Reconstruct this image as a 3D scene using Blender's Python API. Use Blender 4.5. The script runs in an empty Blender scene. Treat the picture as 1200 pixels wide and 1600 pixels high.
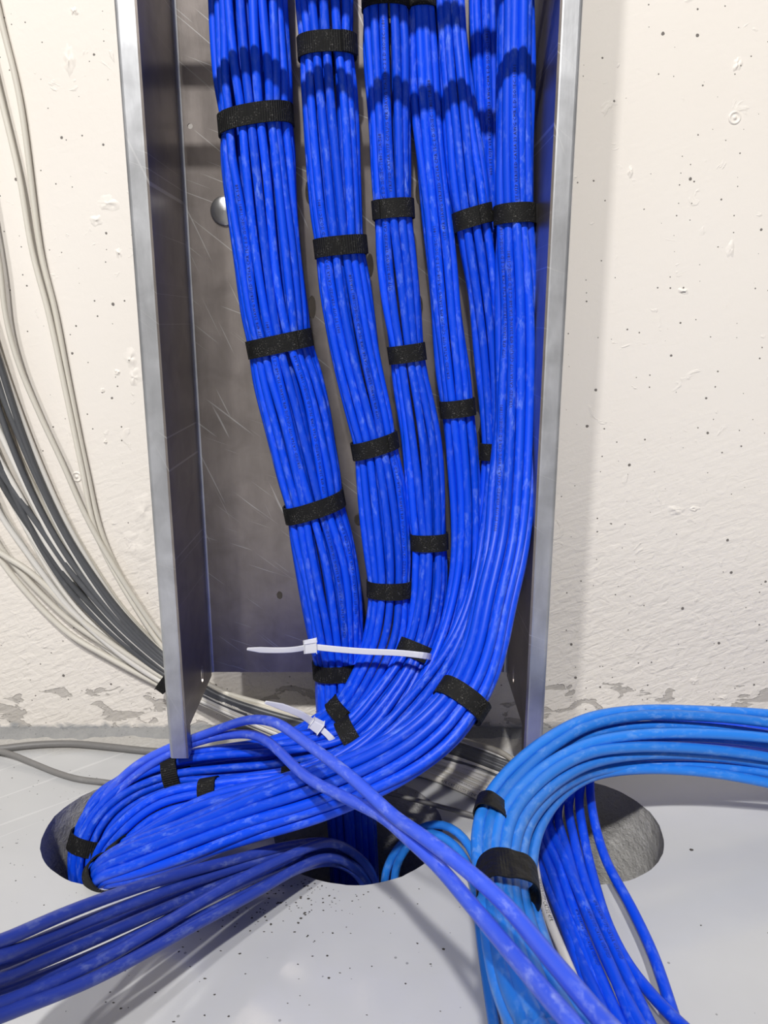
import bpy, bmesh, math, random
import numpy as np
from mathutils import Vector, Matrix, noise
from mathutils.geometry import delaunay_2d_cdt

random.seed(7)
RNG = np.random.RandomState(11)
scene = bpy.context.scene
COL = scene.collection

# ------------------------------------------------------------------ camera
CAM_H, PITCH, FPX = 0.437, math.radians(13.9), 1202.0
CT, ST = math.cos(PITCH), math.sin(PITCH)
cam_d = bpy.data.cameras.new('camera')
cam_d.sensor_fit = 'VERTICAL'; cam_d.sensor_height = 36.0
cam_d.lens = FPX / 1600 * 36.0
cam_d.clip_start = 0.01
cam_d.dof.use_dof = True; cam_d.dof.focus_distance = 0.62; cam_d.dof.aperture_fstop = 22.0
cam = bpy.data.objects.new('camera', cam_d); COL.objects.link(cam)
cam.location = (0, 0, CAM_H); cam.rotation_euler = (math.pi/2 - PITCH, 0, 0)
scene.camera = cam

# ------------------------------------------------------------------ world and lamps
world = bpy.data.worlds.new('room_light'); scene.world = world
world.use_nodes = True
world.node_tree.nodes['Background'].inputs[0].default_value = (0.95, 0.96, 1.0, 1)
world.node_tree.nodes['Background'].inputs[1].default_value = 0.125

def lamp(name, loc, target, size, power, color):
    d = bpy.data.lights.new(name, 'AREA'); d.shape = 'RECTANGLE'
    d.size, d.size_y = size; d.energy = power; d.color = color
    o = bpy.data.objects.new(name, d); COL.objects.link(o)
    o.location = loc
    o.rotation_euler = (Vector(target) - Vector(loc)).to_track_quat('-Z', 'Y').to_euler()
    return o
lamp('ceiling_lamp', (-.22, -1.55, 2.72), (0, .65, .3), (.09, .09), 98, (1, .975, .94))
lamp('ceiling_lamp', (-.95, -1.75, 2.90), (0, .65, .3), (.12, .12), 62, (1, .98, .96))

vs = scene.view_settings
vs.view_transform = 'Standard'; vs.look = 'None'; vs.gamma = 1.0; vs.use_curve_mapping = False
vs.exposure = -0.19

# ------------------------------------------------------------------ helpers
def P(px, py, Y):
    """world point at distance Y from the camera plane seen at a photo position"""
    u = (px-600)/FPX; v = (py-800)/FPX
    yc = CT - v*ST; zc = -ST - v*CT
    t = Y/yc
    return np.array([u*t, Y, CAM_H + zc*t])
def proj(p):
    dx, dy, dz = p[0], p[1], p[2]-CAM_H
    f = dy*CT - dz*ST; d = -dz*CT - dy*ST
    return 600+FPX*dx/f, 800+FPX*d/f, f

def tag(o, label=None, cat=None, group=None, kind=None):
    if label: o['label'] = label
    if cat: o['category'] = cat
    if group: o['group'] = group
    if kind: o['kind'] = kind
    return o
def empty(name, loc=(0, 0, 0)):
    o = bpy.data.objects.new(name, None); COL.objects.link(o); o.location = loc
    o.empty_display_size = .02
    return o
def mesh_obj(name, verts, faces, mat, parent=None, smooth=True, uvs=None):
    me = bpy.data.meshes.new(name)
    me.from_pydata([tuple(map(float, v)) for v in verts], [], faces)
    if smooth:
        me.polygons.foreach_set('use_smooth', [True]*len(me.polygons))
    if uvs is not None:
        l = me.uv_layers.new(name='UVMap')
        l.data.foreach_set('uv', np.asarray(uvs, dtype=np.float32).ravel())
    me.update()
    o = bpy.data.objects.new(name, me); COL.objects.link(o)
    if mat: me.materials.append(mat)
    if parent:
        o.parent = parent
        o.matrix_parent_inverse = Matrix.Translation(-Vector(parent.location))
    return o
def box(name, lo, hi, mat, parent=None, bevel=0.0):
    bm = bmesh.new(); bmesh.ops.create_cube(bm, size=1)
    lo, hi = Vector(lo), Vector(hi)
    for v in bm.verts:
        v.co = Vector([(lo[i]+hi[i])/2 + v.co[i]*(hi[i]-lo[i]) for i in range(3)])
    if bevel:
        bmesh.ops.bevel(bm, geom=bm.edges[:], offset=bevel, segments=3, profile=.5, affect='EDGES')
    return bm_obj(name, bm, mat, parent)
def bm_obj(name, bm, mat, parent=None, smooth=False):
    me = bpy.data.meshes.new(name); bm.to_mesh(me); bm.free()
    if smooth: me.polygons.foreach_set('use_smooth', [True]*len(me.polygons))
    o = bpy.data.objects.new(name, me); COL.objects.link(o); me.materials.append(mat)
    if parent:
        o.parent = parent; o.matrix_parent_inverse = Matrix.Translation(-Vector(parent.location))
    return o

def spline(pts, step=0.006):
    """centripetal-ish Catmull-Rom through points of any dimension, sampled by length of the first three"""
    pts = np.asarray(pts, float)
    d = np.sqrt(np.linalg.norm(np.diff(pts[:, :3], axis=0), axis=1)) + 1e-6
    t = np.concatenate([[0], np.cumsum(d)])
    p = np.vstack([2*pts[0]-pts[1], pts, 2*pts[-1]-pts[-2]])
    tt = np.concatenate([[-d[0]], t, [t[-1]+d[-1]]])
    out = []
    for i in range(1, len(p)-2):
        n = max(2, int(np.linalg.norm(p[i+1][:3]-p[i][:3])/step))
        for k in range(n):
            x = tt[i] + (tt[i+1]-tt[i])*k/n
            t0, t1, t2, t3 = tt[i-1:i+3]
            A1 = (t1-x)/(t1-t0)*p[i-1] + (x-t0)/(t1-t0)*p[i]
            A2 = (t2-x)/(t2-t1)*p[i] + (x-t1)/(t2-t1)*p[i+1]
            A3 = (t3-x)/(t3-t2)*p[i+1] + (x-t2)/(t3-t2)*p[i+2]
            B1 = (t2-x)/(t2-t0)*A1 + (x-t0)/(t2-t0)*A2
            B2 = (t3-x)/(t3-t1)*A2 + (x-t1)/(t3-t1)*A3
            out.append((t2-x)/(t2-t1)*B1 + (x-t1)/(t2-t1)*B2)
    out.append(p[-2])
    return np.array(out)
def smooth_path(c, it=2):
    c = c.copy()
    for _ in range(it):
        c[1:-1] = .25*c[:-2] + .5*c[1:-1] + .25*c[2:]
    return c
HINT = np.array([0, -.85, .5]); HINT /= np.linalg.norm(HINT)
def frames(c, hint=HINT):
    T = np.gradient(c, axis=0); T /= np.linalg.norm(T, axis=1)[:, None]
    N = hint - (T @ hint)[:, None]*T
    N /= np.linalg.norm(N, axis=1)[:, None]
    S = np.cross(N, T)
    return T, N, S
def arclen(c):
    return np.concatenate([[0], np.cumsum(np.linalg.norm(np.diff(c, axis=0), axis=1))])

def tube_mesh(name, c, r, mat, parent=None, seg=10, loc=None):
    T, N, S = frames(c)
    n = len(c); s = arclen(c)
    ang = np.arange(seg)*2*math.pi/seg
    V = (c[:, None, :] + r*(np.cos(ang)[None, :, None]*S[:, None, :] + np.sin(ang)[None, :, None]*N[:, None, :])).reshape(-1, 3)
    if loc is not None: V = V - np.array(loc)
    i = np.arange(n-1)[:, None]*seg; k = np.arange(seg)[None, :]; k2 = (k+1) % seg
    F = np.stack([i+k, i+k2, i+seg+k2, i+seg+k], -1).reshape(-1, 4)
    u0 = np.broadcast_to(k/seg, (n-1, seg)); u1 = np.broadcast_to((k+1)/seg, (n-1, seg))
    v0 = np.broadcast_to(s[:-1, None], (n-1, seg)); v1 = np.broadcast_to(s[1:, None], (n-1, seg))
    uv = np.stack([np.stack([u0, v0], -1), np.stack([u1, v0], -1), np.stack([u1, v1], -1), np.stack([u0, v1], -1)], 2).reshape(-1, 2)
    me = bpy.data.meshes.new(name)
    nv, nf = len(V), len(F)
    me.vertices.add(nv); me.vertices.foreach_set('co', V.astype(np.float32).ravel())
    me.loops.add(nf*4); me.loops.foreach_set('vertex_index', F.astype(np.int32).ravel())
    me.polygons.add(nf); me.polygons.foreach_set('loop_start', np.arange(0, nf*4, 4, dtype=np.int32))
    me.update(calc_edges=True)
    me.polygons.foreach_set('use_smooth', np.ones(nf, dtype=bool))
    l = me.uv_layers.new(name='UVMap'); l.data.foreach_set('uv', uv.astype(np.float32).ravel())
    me.materials.append(mat)
    o = bpy.data.objects.new(name, me); COL.objects.link(o)
    if parent: o.parent = parent
    return o

# ------------------------------------------------------------------ materials
def srgb(r, g, b):
    f = lambda c: (c/255/12.92) if c/255 <= .04045 else ((c/255+.055)/1.055)**2.4
    return (f(r), f(g), f(b), 1)
class NT:
    def __init__(s, name):
        s.m = bpy.data.materials.new(name); s.m.use_nodes = True
        s.t = s.m.node_tree; s.b = s.t.nodes['Principled BSDF']
    def n(s, typ, **kw):
        nd = s.t.nodes.new('ShaderNode'+typ)
        for k, v in kw.items():
            if k in nd.inputs.keys(): nd.inputs[k].default_value = v
            else: setattr(nd, k, v)
        return nd
    def l(s, a, b): s.t.links.new(a, b)
    def ramp(s, fac, stops, interp='LINEAR'):
        r = s.n('ValToRGB'); r.color_ramp.interpolation = interp
        e = r.color_ramp.elements
        while len(e) < len(stops): e.new(.5)
        for el, (p, c) in zip(e, stops):
            el.position = p; el.color = c if len(c) == 4 else (*c, 1)
        s.l(fac, r.inputs[0]); return r.outputs[0]
    def mix(s, fac, a, b, typ='MIX'):
        m = s.n('Mix', data_type='RGBA', blend_type=typ)
        for i, x in ((0, fac), (6, a), (7, b)):
            if hasattr(x, 'is_output'): s.l(x, m.inputs[i])
            else: m.inputs[i].default_value = x
        return m.outputs[2]
    def math(s, op, a, b=0.0):
        m = s.n('Math', operation=op)
        for i, x in ((0, a), (1, b)):
            if hasattr(x, 'is_output'): s.l(x, m.inputs[i])
            else: m.inputs[i].default_value = x
        return m.outputs[0]
    def bump(s, h, strength, dist, prev=None):
        b = s.n('Bump'); b.inputs['Strength'].default_value = strength; b.inputs['Distance'].default_value = dist
        s.l(h, b.inputs['Height'])
        if prev: s.l(prev, b.inputs['Normal'])
        return b.outputs[0]
BW = lambda x: (x, x, x, 1)

def cable_mat(name, base, dust, dust_amt, rough=.36, hue_var=.12, gloss=.5):
    m = NT(name)
    uv = m.n('TexCoord'); oi = m.n('ObjectInfo')
    mp = m.n('Mapping'); m.l(uv.outputs['UV'], mp.inputs['Vector'])
    mp.inputs['Scale'].default_value = (5, 80, 1)
    cx = m.n('CombineXYZ'); m.l(m.math('MULTIPLY', oi.outputs['Random'], 37), cx.inputs[0]); m.l(m.math('MULTIPLY', oi.outputs['Random'], 91), cx.inputs[1])
    m.l(cx.outputs[0], mp.inputs['Location'])
    n1 = m.n('TexNoise', Scale=1.0, Detail=6.0, Roughness=.7); m.l(mp.outputs[0], n1.inputs['Vector'])
    n2 = m.n('TexNoise', Scale=.28, Detail=2.0); m.l(mp.outputs[0], n2.inputs['Vector'])
    d1 = m.ramp(n1.outputs[0], [(.50, BW(0)), (.72, BW(1))])
    d2 = m.ramp(n2.outputs[0], [(.38, BW(0)), (.66, BW(1))])
    dm = m.math('MULTIPLY', m.math('MULTIPLY', d1, d2), dust_amt)
    spk = m.ramp(n1.outputs[0], [(.70, BW(0)), (.76, BW(1))])
    dm = m.math('ADD', dm, m.math('MULTIPLY', spk, dust_amt*.8))
    var = m.math('ADD', m.math('MULTIPLY', oi.outputs['Random'], hue_var*2), 1-hue_var)
    vc = m.n('CombineXYZ')
    for i in range(3): m.l(var, vc.inputs[i])
    bc = m.mix(1.0, base, vc.outputs[0], 'MULTIPLY')
    m.l(m.mix(dm, bc, dust), m.b.inputs['Base Color'])
    m.b.inputs['Specular IOR Level'].default_value = gloss
    m.l(m.math('ADD', rough, m.math('MULTIPLY', dm, .4)), m.b.inputs['Roughness'])
    m.l(m.bump(n1.outputs[0], .12, .0004), m.b.inputs['Normal'])
    return m.m
M = {}
M['blue'] = cable_mat('blue_jacket', (.0012, .062, .72, 1), (.24, .39, .84, 1), .6, rough=.44, gloss=.36)
M['loose_blue'] = cable_mat('scuffed_blue_jacket', (.04, .10, .72, 1), (.34, .42, .84, 1), 1.0, rough=.42)
M['dusty_shaded_blue'] = cable_mat('dusty_shaded_blue_jacket', (.022, .048, .33, 1), (.20, .25, .50, 1), .85, rough=.4)  # dulled base colour carries some shade and blur along with the dust
M['sky'] = cable_mat('light_blue_jacket', (.018, .19, .70, 1), (.26, .45, .78, 1), .7, rough=.4)
M['white'] = cable_mat('white_jacket', (.68, .66, .62, 1), (.45, .43, .4, 1), .35, rough=.4, hue_var=.1)
M['cream'] = cable_mat('cream_jacket', (.63, .60, .53, 1), (.42, .4, .36, 1), .4, rough=.45, hue_var=.08)
M['grey'] = cable_mat('dark_grey_jacket', (.075, .078, .085, 1), (.2, .2, .2, 1), .3, rough=.42, hue_var=.3)
M['floor_grey'] = cable_mat('mid_grey_jacket', (.17, .165, .16, 1), (.3, .3, .3, 1), .4, rough=.5)
def plain(name, col, rough, metal=0.0, spec=.5, trans=0.0):
    m = NT(name); m.b.inputs['Base Color'].default_value = col; m.b.inputs['Roughness'].default_value = rough
    m.b.inputs['Metallic'].default_value = metal; m.b.inputs['Specular IOR Level'].default_value = spec
    m.b.inputs['Transmission Weight'].default_value = trans
    return m.m
M['ink_dark'] = plain('navy_ink', (.003, .014, .17, 1), .5)
M['ink_black'] = plain('black_ink', (.03, .03, .03, 1), .5)
def zip_mat():
    m = NT('milky_nylon'); m.b.inputs['Base Color'].default_value = (.80, .80, .80, 1)
    m.b.inputs['Roughness'].default_value = .35; m.b.inputs['Subsurface Weight'].default_value = .3
    m.b.inputs['Subsurface Radius'].default_value = (.004, .004, .004); m.b.inputs['Subsurface Scale'].default_value = 1.0
    return m.m
M['zip'] = zip_mat()
def strap_mat(name, ribs):
    m = NT(name); uv = m.n('TexCoord'); oi = m.n('ObjectInfo')
    mp = m.n('Mapping'); m.l(uv.outputs['UV'], mp.inputs['Vector']); mp.inputs['Scale'].default_value = (1, 1, 1)
    vo = m.n('TexVoronoi', Scale=1500.0); m.l(mp.outputs[0], vo.inputs['Vector'])
    no = m.n('TexNoise', Scale=900.0, Detail=4.0); m.l(mp.outputs[0], no.inputs['Vector'])
    no2 = m.n('TexNoise', Scale=120.0, Detail=2.0); m.l(mp.outputs[0], no2.inputs['Vector'])
    h = no.outputs[0]
    if ribs:
        wv = m.n('TexWave', Scale=170.0, bands_direction='X'); m.l(mp.outputs[0], wv.inputs['Vector'])
        h = m.math('ADD', m.math('MULTIPLY', wv.outputs[0], .8), m.math('MULTIPLY', no.outputs[0], .5))
    lint = m.math('MULTIPLY', m.ramp(no.outputs[0], [(.56, BW(0)), (.72, BW(1))]), m.ramp(no2.outputs[0], [(.42, BW(0)), (.62, BW(1))]))
    m.l(m.mix(lint, (.006, .006, .006, 1), (.16, .155, .145, 1)), m.b.inputs['Base Color'])
    m.b.inputs['Roughness'].default_value = .75; m.b.inputs['Specular IOR Level'].default_value = .25
    m.l(m.bump(h, .9, .0005), m.b.inputs['Normal'])
    return m.m
M['strap'] = strap_mat('black_hook_and_loop', True)
M['strap_fuzzy'] = strap_mat('fuzzy_black_hook_and_loop', False)
def tape_mat():
    m = NT('black_vinyl_tape'); g = m.n('TexCoord')
    n = m.n('TexNoise', Scale=90.0, Detail=3.0); m.l(g.outputs['Object'], n.inputs['Vector'])
    m.b.inputs['Base Color'].default_value = (.008, .008, .008, 1); m.b.inputs['Roughness'].default_value = .42; m.b.inputs['Specular IOR Level'].default_value = .16
    m.l(m.bump(n.outputs[0], .8, .003), m.b.inputs['Normal']); return m.m
M['tape'] = tape_mat()

def steel(name, base, rough, scr=.5, brush=(1, 1, 1), metal=.9):
    m = NT(name); g = m.n('TexCoord')
    mp = m.n('Mapping'); m.l(g.outputs['Object'], mp.inputs['Vector']); mp.inputs['Scale'].default_value = brush
    n1 = m.n('TexNoise', Scale=9.0, Detail=8.0, Roughness=.65); m.l(mp.outputs[0], n1.inputs['Vector'])
    n2 = m.n('TexNoise', Scale=34.0, Detail=5.0, Distortion=.6); m.l(g.outputs['Object'], n2.inputs['Vector'])
    # thin scratches: stretched noise in two directions
    sm = None
    for rot, sc in (((0, .35, 0), (22, 1, 900)), ((0, -.9, 0), (900, 1, 18)), ((0, 1.15, 0), (16, 1, 700))):
        q = m.n('Mapping'); m.l(g.outputs['Object'], q.inputs['Vector']); q.vector_type = 'TEXTURE'; q.inputs['Rotation'].default_value = rot; q.inputs['Scale'].default_value = tuple(1/k for k in sc)
        s = m.n('TexNoise', Scale=.6, Detail=1.0); m.l(q.outputs[0], s.inputs['Vector'])
        k = m.ramp(s.outputs[0], [(.735, BW(0)), (.765, BW(1))])
        sm = k if sm is None else m.math('MAXIMUM', sm, k)
    stain = m.ramp(n2.outputs[0], [(.35, BW(0)), (.7, BW(1))])
    c = m.mix(m.ramp(n1.outputs[0], [(.3, BW(0)), (.75, BW(1))]), base, tuple(min(1, x*1.45) for x in base[:3])+(1,))
    c = m.mix(m.math('MULTIPLY', stain, .45), c, tuple(x*.55 for x in base[:3])+(1,))
    c = m.mix(m.math('MULTIPLY', sm, scr), c, (.75, .75, .75, 1))
    m.l(c, m.b.inputs['Base Color'])
    m.b.inputs['Metallic'].default_value = metal
    m.l(m.math('ADD', rough-.08, m.math('MULTIPLY', n1.outputs[0], .2)), m.b.inputs['Roughness'])
    m.l(m.bump(n1.outputs[0], .15, .002), m.b.inputs['Normal'])
    return m.m
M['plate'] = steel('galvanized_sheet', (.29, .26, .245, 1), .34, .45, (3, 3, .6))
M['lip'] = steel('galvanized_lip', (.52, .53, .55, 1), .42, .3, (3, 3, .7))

def wall_mat():
    m = NT('painted_concrete'); g = m.n('TexCoord'); o = g.outputs['Object']
    sx = m.n('SeparateXYZ'); m.l(o, sx.inputs[0]); z = sx.outputs[2]; x = sx.outputs[0]
    big = m.n('TexNoise', Scale=2.2, Detail=3.0); m.l(o, big.inputs['Vector'])
    fine = m.n('TexNoise', Scale=260.0, Detail=4.0); m.l(o, fine.inputs['Vector'])
    med = m.n('TexNoise', Scale=42.0, Detail=6.0, Distortion=1.2); m.l(o, med.inputs['Vector'])
    stu = m.n('TexNoise', Scale=95.0, Detail=5.0, Distortion=.8); m.l(o, stu.inputs['Vector'])
    # brush strokes
    bq = m.n('Mapping'); m.l(o, bq.inputs['Vector']); bq.vector_type = 'TEXTURE'; bq.inputs['Rotation'].default_value = (0, -.35, 0); bq.inputs['Scale'].default_value = (1/45, 1/45, 1/240)
    br = m.n('TexNoise', Scale=1.0, Detail=4.0, Distortion=.5); m.l(bq.outputs[0], br.inputs['Vector'])
    base = m.mix(m.ramp(big.outputs[0], [(.35, BW(0)), (.65, BW(1))]), (.76, .715, .655, 1), (.79, .75, .70, 1))
    # air pits
    def pits(scale, thr, rnd, seed):
        q = m.n('Mapping'); m.l(o, q.inputs['Vector']); q.inputs['Location'].default_value = (seed, seed*1.7, seed*.3)
        wob = m.n('TexNoise', Scale=400.0); m.l(o, wob.inputs['Vector'])
        v = m.n('TexVoronoi', Scale=scale, voronoi_dimensions='2D')
        s1 = m.n('SeparateXYZ'); m.l(q.outputs[0], s1.inputs[0]); c1 = m.n('CombineXYZ'); m.l(s1.outputs[0], c1.inputs[0]); m.l(s1.outputs[2], c1.inputs[1])
        m.l(c1.outputs[0], v.inputs['Vector'])
        sc = m.n('SeparateColor'); m.l(v.outputs['Color'], sc.inputs[0])
        here = m.math('GREATER_THAN', sc.outputs[0], rnd)
        rad = m.math('MULTIPLY', m.math('ADD', m.math('MULTIPLY', sc.outputs[1], .9), .25), thr)
        d = m.math('ADD', v.outputs['Distance'], m.math('MULTIPLY', m.math('SUBTRACT', wob.outputs[0], .5), thr*.8))
        return m.math('MULTIPLY', here, m.math('LESS_THAN', d, rad))
    p1 = pits(26, .036, .62, 3.1)
    p2 = pits(75, .055, .80, 8.7)
    # peeled band at the foot of the wall
    pn = m.n('TexNoise', Scale=26.0, Detail=7.0, Roughness=.55, Distortion=.6)
    pq = m.n('Mapping'); m.l(o, pq.inputs['Vector']); pq.inputs['Scale'].default_value = (1, 1, 2.1); m.l(pq.outputs[0], pn.inputs['Vector'])
    zb = m.n('MapRange'); m.l(z, zb.inputs[0])
    zb.inputs[1].default_value = .085; zb.inputs[2].default_value = .05; zb.inputs[3].default_value = -.25; zb.inputs[4].default_value = .09
    zb2 = m.n('MapRange'); m.l(z, zb2.inputs[0])
    zb2.inputs[1].default_value = .03; zb2.inputs[2].default_value = .004; zb2.inputs[3].default_value = 0; zb2.inputs[4].default_value = .04
    pk = m.math('ADD', m.math('ADD', pn.outputs[0], zb.outputs[0]), zb2.outputs[0])
    peel = m.ramp(pk, [(.655, BW(0)), (.662, BW(1))])
    peelb = m.ramp(pk, [(.645, BW(1)), (.660, BW(0))])
    under = m.mix(med.outputs[0], (.44, .41, .375, 1), (.55, .52, .48, 1))
    c = m.mix(peel, base, under)
    foot = m.n('MapRange'); m.l(m.math('ADD', z, m.math('MULTIPLY', m.math('SUBTRACT', med.outputs[0], .5), .02)), foot.inputs[0])
    foot.inputs[1].default_value = .006; foot.inputs[2].default_value = .012; foot.inputs[3].default_value = 1; foot.inputs[4].default_value = 0
    c = m.mix(foot.outputs[0], c, (.33, .335, .34, 1))
    pit = m.math('MAXIMUM', p1, p2)
    c = m.mix(m.math('MULTIPLY', pit, .85), c, (.06, .05, .045, 1))
    m.l(c, m.b.inputs['Base Color'])
    m.b.inputs['Roughness'].default_value = .5; m.b.inputs['Specular IOR Level'].default_value = .35
    low = m.n('MapRange'); m.l(z, low.inputs[0]); low.inputs[1].default_value = .36; low.inputs[2].default_value = .12; low.inputs[3].default_value = .10; low.inputs[4].default_value = 1.0
    h = m.math('ADD', m.math('MULTIPLY', m.math('ADD', m.math('MULTIPLY', stu.outputs[0], .55), m.math('MULTIPLY', br.outputs[0], .35)), low.outputs[0]), m.math('MULTIPLY', fine.outputs[0], .03))
    blob = m.ramp(med.outputs[0], [(.66, BW(0)), (.72, BW(1))])
    h = m.math('ADD', h, m.math('MULTIPLY', blob, .12))
    h = m.math('ADD', h, m.math('MULTIPLY', peelb, .5))
    h = m.math('SUBTRACT', h, m.math('MULTIPLY', pit, .6))
    m.l(m.bump(h, .8, .0036), m.b.inputs['Normal'])
    return m.m
M['wall'] = wall_mat()
def floor_mat():
    m = NT('grey_floor_paint'); g = m.n('TexCoord'); o = g.outputs['Object']
    big = m.n('TexNoise', Scale=5.0, Detail=4.0); m.l(o, big.inputs['Vector'])
    med = m.n('TexNoise', Scale=30.0, Detail=5.0); m.l(o, med.inputs['Vector'])
    fine = m.n('TexNoise', Scale=300.0, Detail=3.0); m.l(o, fine.inputs['Vector'])
    sx = m.n('SeparateXYZ'); m.l(o, sx.inputs[0])
    c = m.mix(m.ramp(big.outputs[0], [(.35, BW(0)), (.7, BW(1))]), (.46, .465, .475, 1), (.53, .535, .54, 1))
    # grit near the wall, unpainted strip
    wob = m.math('ADD', sx.outputs[1], m.math('MULTIPLY', m.math('SUBTRACT', med.outputs[0], .5), .02))
    edge = m.ramp(wob, [(.715, BW(0)), (.728, BW(1))])
    c = m.mix(edge, c, m.mix(fine.outputs[0], (.34, .33, .31, 1), (.56, .54, .51, 1)))
    q = m.n('Mapping'); m.l(o, q.inputs['Vector']); q.vector_type = 'TEXTURE'; q.inputs['Rotation'].default_value = (0, 0, .7); q.inputs['Scale'].default_value = (1/3, 1/180, 1)
    scn = m.n('TexNoise', Scale=1.0, Detail=2.0); m.l(q.outputs[0], scn.inputs['Vector'])
    c = m.mix(m.math('MULTIPLY', m.ramp(scn.outputs[0], [(.70, BW(0)), (.74, BW(1))]), .35), c, (.72, .72, .72, 1))
    v = m.n('TexVoronoi', Scale=120.0); m.l(o, v.inputs['Vector'])
    sc = m.n('SeparateColor'); m.l(v.outputs['Color'], sc.inputs[0])
    sp = m.math('MULTIPLY', m.math('GREATER_THAN', sc.outputs[0], .93), m.math('LESS_THAN', v.outputs['Distance'], .12))
    c = m.mix(m.math('MULTIPLY', sp, .6), c, (.12, .12, .12, 1))
    m.l(c, m.b.inputs['Base Color'])
    m.l(m.math('ADD', m.math('ADD', .10, m.math('MULTIPLY', med.outputs[0], .12)), m.math('MULTIPLY', edge, .5)), m.b.inputs['Roughness'])
    m.b.inputs['Specular IOR Level'].default_value = .5
    h = m.math('ADD', m.math('MULTIPLY', med.outputs[0], .6), m.math('MULTIPLY', fine.outputs[0], .08))
    m.l(m.bump(h, .22, .002), m.b.inputs['Normal'])
    return m.m
M['floor'] = floor_mat()
def concrete_mat(name, a, b, bump):
    m = NT(name); g = m.n('TexCoord'); o = g.outputs['Object']
    n = m.n('TexNoise', Scale=45.0, Detail=8.0, Roughness=.7); m.l(o, n.inputs['Vector'])
    v = m.n('TexVoronoi', Scale=160.0); m.l(o, v.inputs['Vector'])
    c = m.mix(n.outputs[0], a, b)
    c = m.mix(m.ramp(v.outputs['Distance'], [(.0, BW(.6)), (.18, BW(0))]), c, (.1, .1, .1, 1))
    m.l(c, m.b.inputs['Base Color']); m.b.inputs['Roughness'].default_value = .8
    m.l(m.bump(n.outputs[0], 1.0, bump), m.b.inputs['Normal']); return m.m
M['core'] = concrete_mat('cored_concrete', (.40, .39, .38, 1), (.66, .65, .63, 1), .008)
M['mortar'] = concrete_mat('dusty_mortar', (.19, .195, .20, 1), (.40, .395, .385, 1), .004)
M['debris'] = plain('dark_grit', (.055, .05, .045, 1), .9)
M['bolt'] = plain('zinc_bolt', (.42, .42, .42, 1), .35, .9)

# ------------------------------------------------------------------ room shell
def pip(p, poly):
    x, y = p; c = False; j = len(poly)-1
    for i in range(len(poly)):
        xi, yi = poly[i]; xj, yj = poly[j]
        if (yi > y) != (yj > y) and x < (xj-xi)*(y-yi)/(yj-yi)+xi: c = not c
        j = i
    return c
def plate(name, outline, holes, mapf, thick, mat, parent=None):
    """flat sheet with real holes; mapf(u,v,w) maps sheet coordinates to the room"""
    vs_, es = [], []
    for loop in [outline]+holes:
        b = len(vs_); vs_ += [Vector(p) for p in loop]
        es += [(b+i, b+(i+1) % len(loop)) for i in range(len(loop))]
    V, E, F, *_ = delaunay_2d_cdt(vs_, es, [], 1, 1e-7)
    keep = []
    for f in F:
        c = sum((V[i] for i in f), Vector((0, 0)))/len(f)
        if pip(c, outline) and not any(pip(c, h) for h in holes): keep.append(list(f))
    n = len(V)
    verts = [mapf(v[0], v[1], 0) for v in V]
    faces = [f for f in keep]
    if thick:
        verts += [mapf(v[0], v[1], thick) for v in V]
        cnt = {}
        for f in keep:
            for i in range(len(f)):
                a, b = f[i], f[(i+1) % len(f)]
                cnt[(a, b)] = 1
        faces += [[i+n for i in reversed(f)] for f in keep]
        faces += [[b, a, a+n, b+n] for (a, b) in cnt if (b, a) not in cnt]
    me = bpy.data.meshes.new(name); me.from_pydata([tuple(v) for v in verts], [], faces); me.update()
    bm = bmesh.new(); bm.from_mesh(me); bmesh.ops.recalc_face_normals(bm, faces=bm.faces[:]); bm.to_mesh(me); bm.free()
    o = bpy.data.objects.new(name, me); COL.objects.link(o); me.materials.append(mat)
    if parent: o.parent = parent; o.matrix_parent_inverse = Matrix.Translation(-Vector(parent.location))
    return o

WALL_Y = .76
HOLES = [(-.226, .600, .0745), (-.023, .600, .0755), (.1715, .600, .0745)]
def rim(cx, cy, r, k):
    pts = []
    for i in range(72):
        a = i*2*math.pi/72
        rr = r*(1 + .022*noise.noise(Vector((math.cos(a)*2.2, math.sin(a)*2.2, k*5.3))) + .012*noise.noise(Vector((math.cos(a)*9, math.sin(a)*9, k*3.1))))
        pts.append((cx+rr*math.cos(a), cy+rr*math.sin(a)))
    return pts
rims = [rim(*h, k) for k, h in enumerate(HOLES)]
floor = plate('floor', [(-1.6, -2.5), (1.6, -2.5), (1.6, WALL_Y), (-1.6, WALL_Y)], rims, lambda u, v, w: (u, v, 0), 0, M['floor'])
for p in floor.data.polygons:
    pass
bm = bmesh.new(); bm.from_mesh(floor.data)
for f in bm.faces:
    if f.normal.z < 0: f.normal_flip()
bm.to_mesh(floor.data); bm.free()
tag(floor, 'light grey painted concrete floor with three round cored holes', kind='structure')
for k, (cx, cy, r) in enumerate(HOLES):
    R = rims[k]; n = len(R); V = []; F = []
    levels = [0, -.003, -.012, -.03, -.06, -.1, -.15, -.22, -.32]
    for li, z in enumerate(levels):
        for i, (x, y) in enumerate(R):
            a = math.atan2(y-cy, x-cx)
            q = 1 + (0 if li == 0 else .018*noise.noise(Vector((math.cos(a)*3, math.sin(a)*3, z*30+k*9))) + .006)
            V.append((cx+(x-cx)*q, cy+(y-cy)*q, z))
    for li in range(len(levels)-1):
        for i in range(n):
            j = (i+1) % n; b = li*n
            F.append((b+i, b+n+i, b+n+j, b+j))
    F.append(tuple((len(levels)-1)*n+i for i in range(n)))
    mesh_obj('hole_lining', V, F, M['core'], floor)

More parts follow.
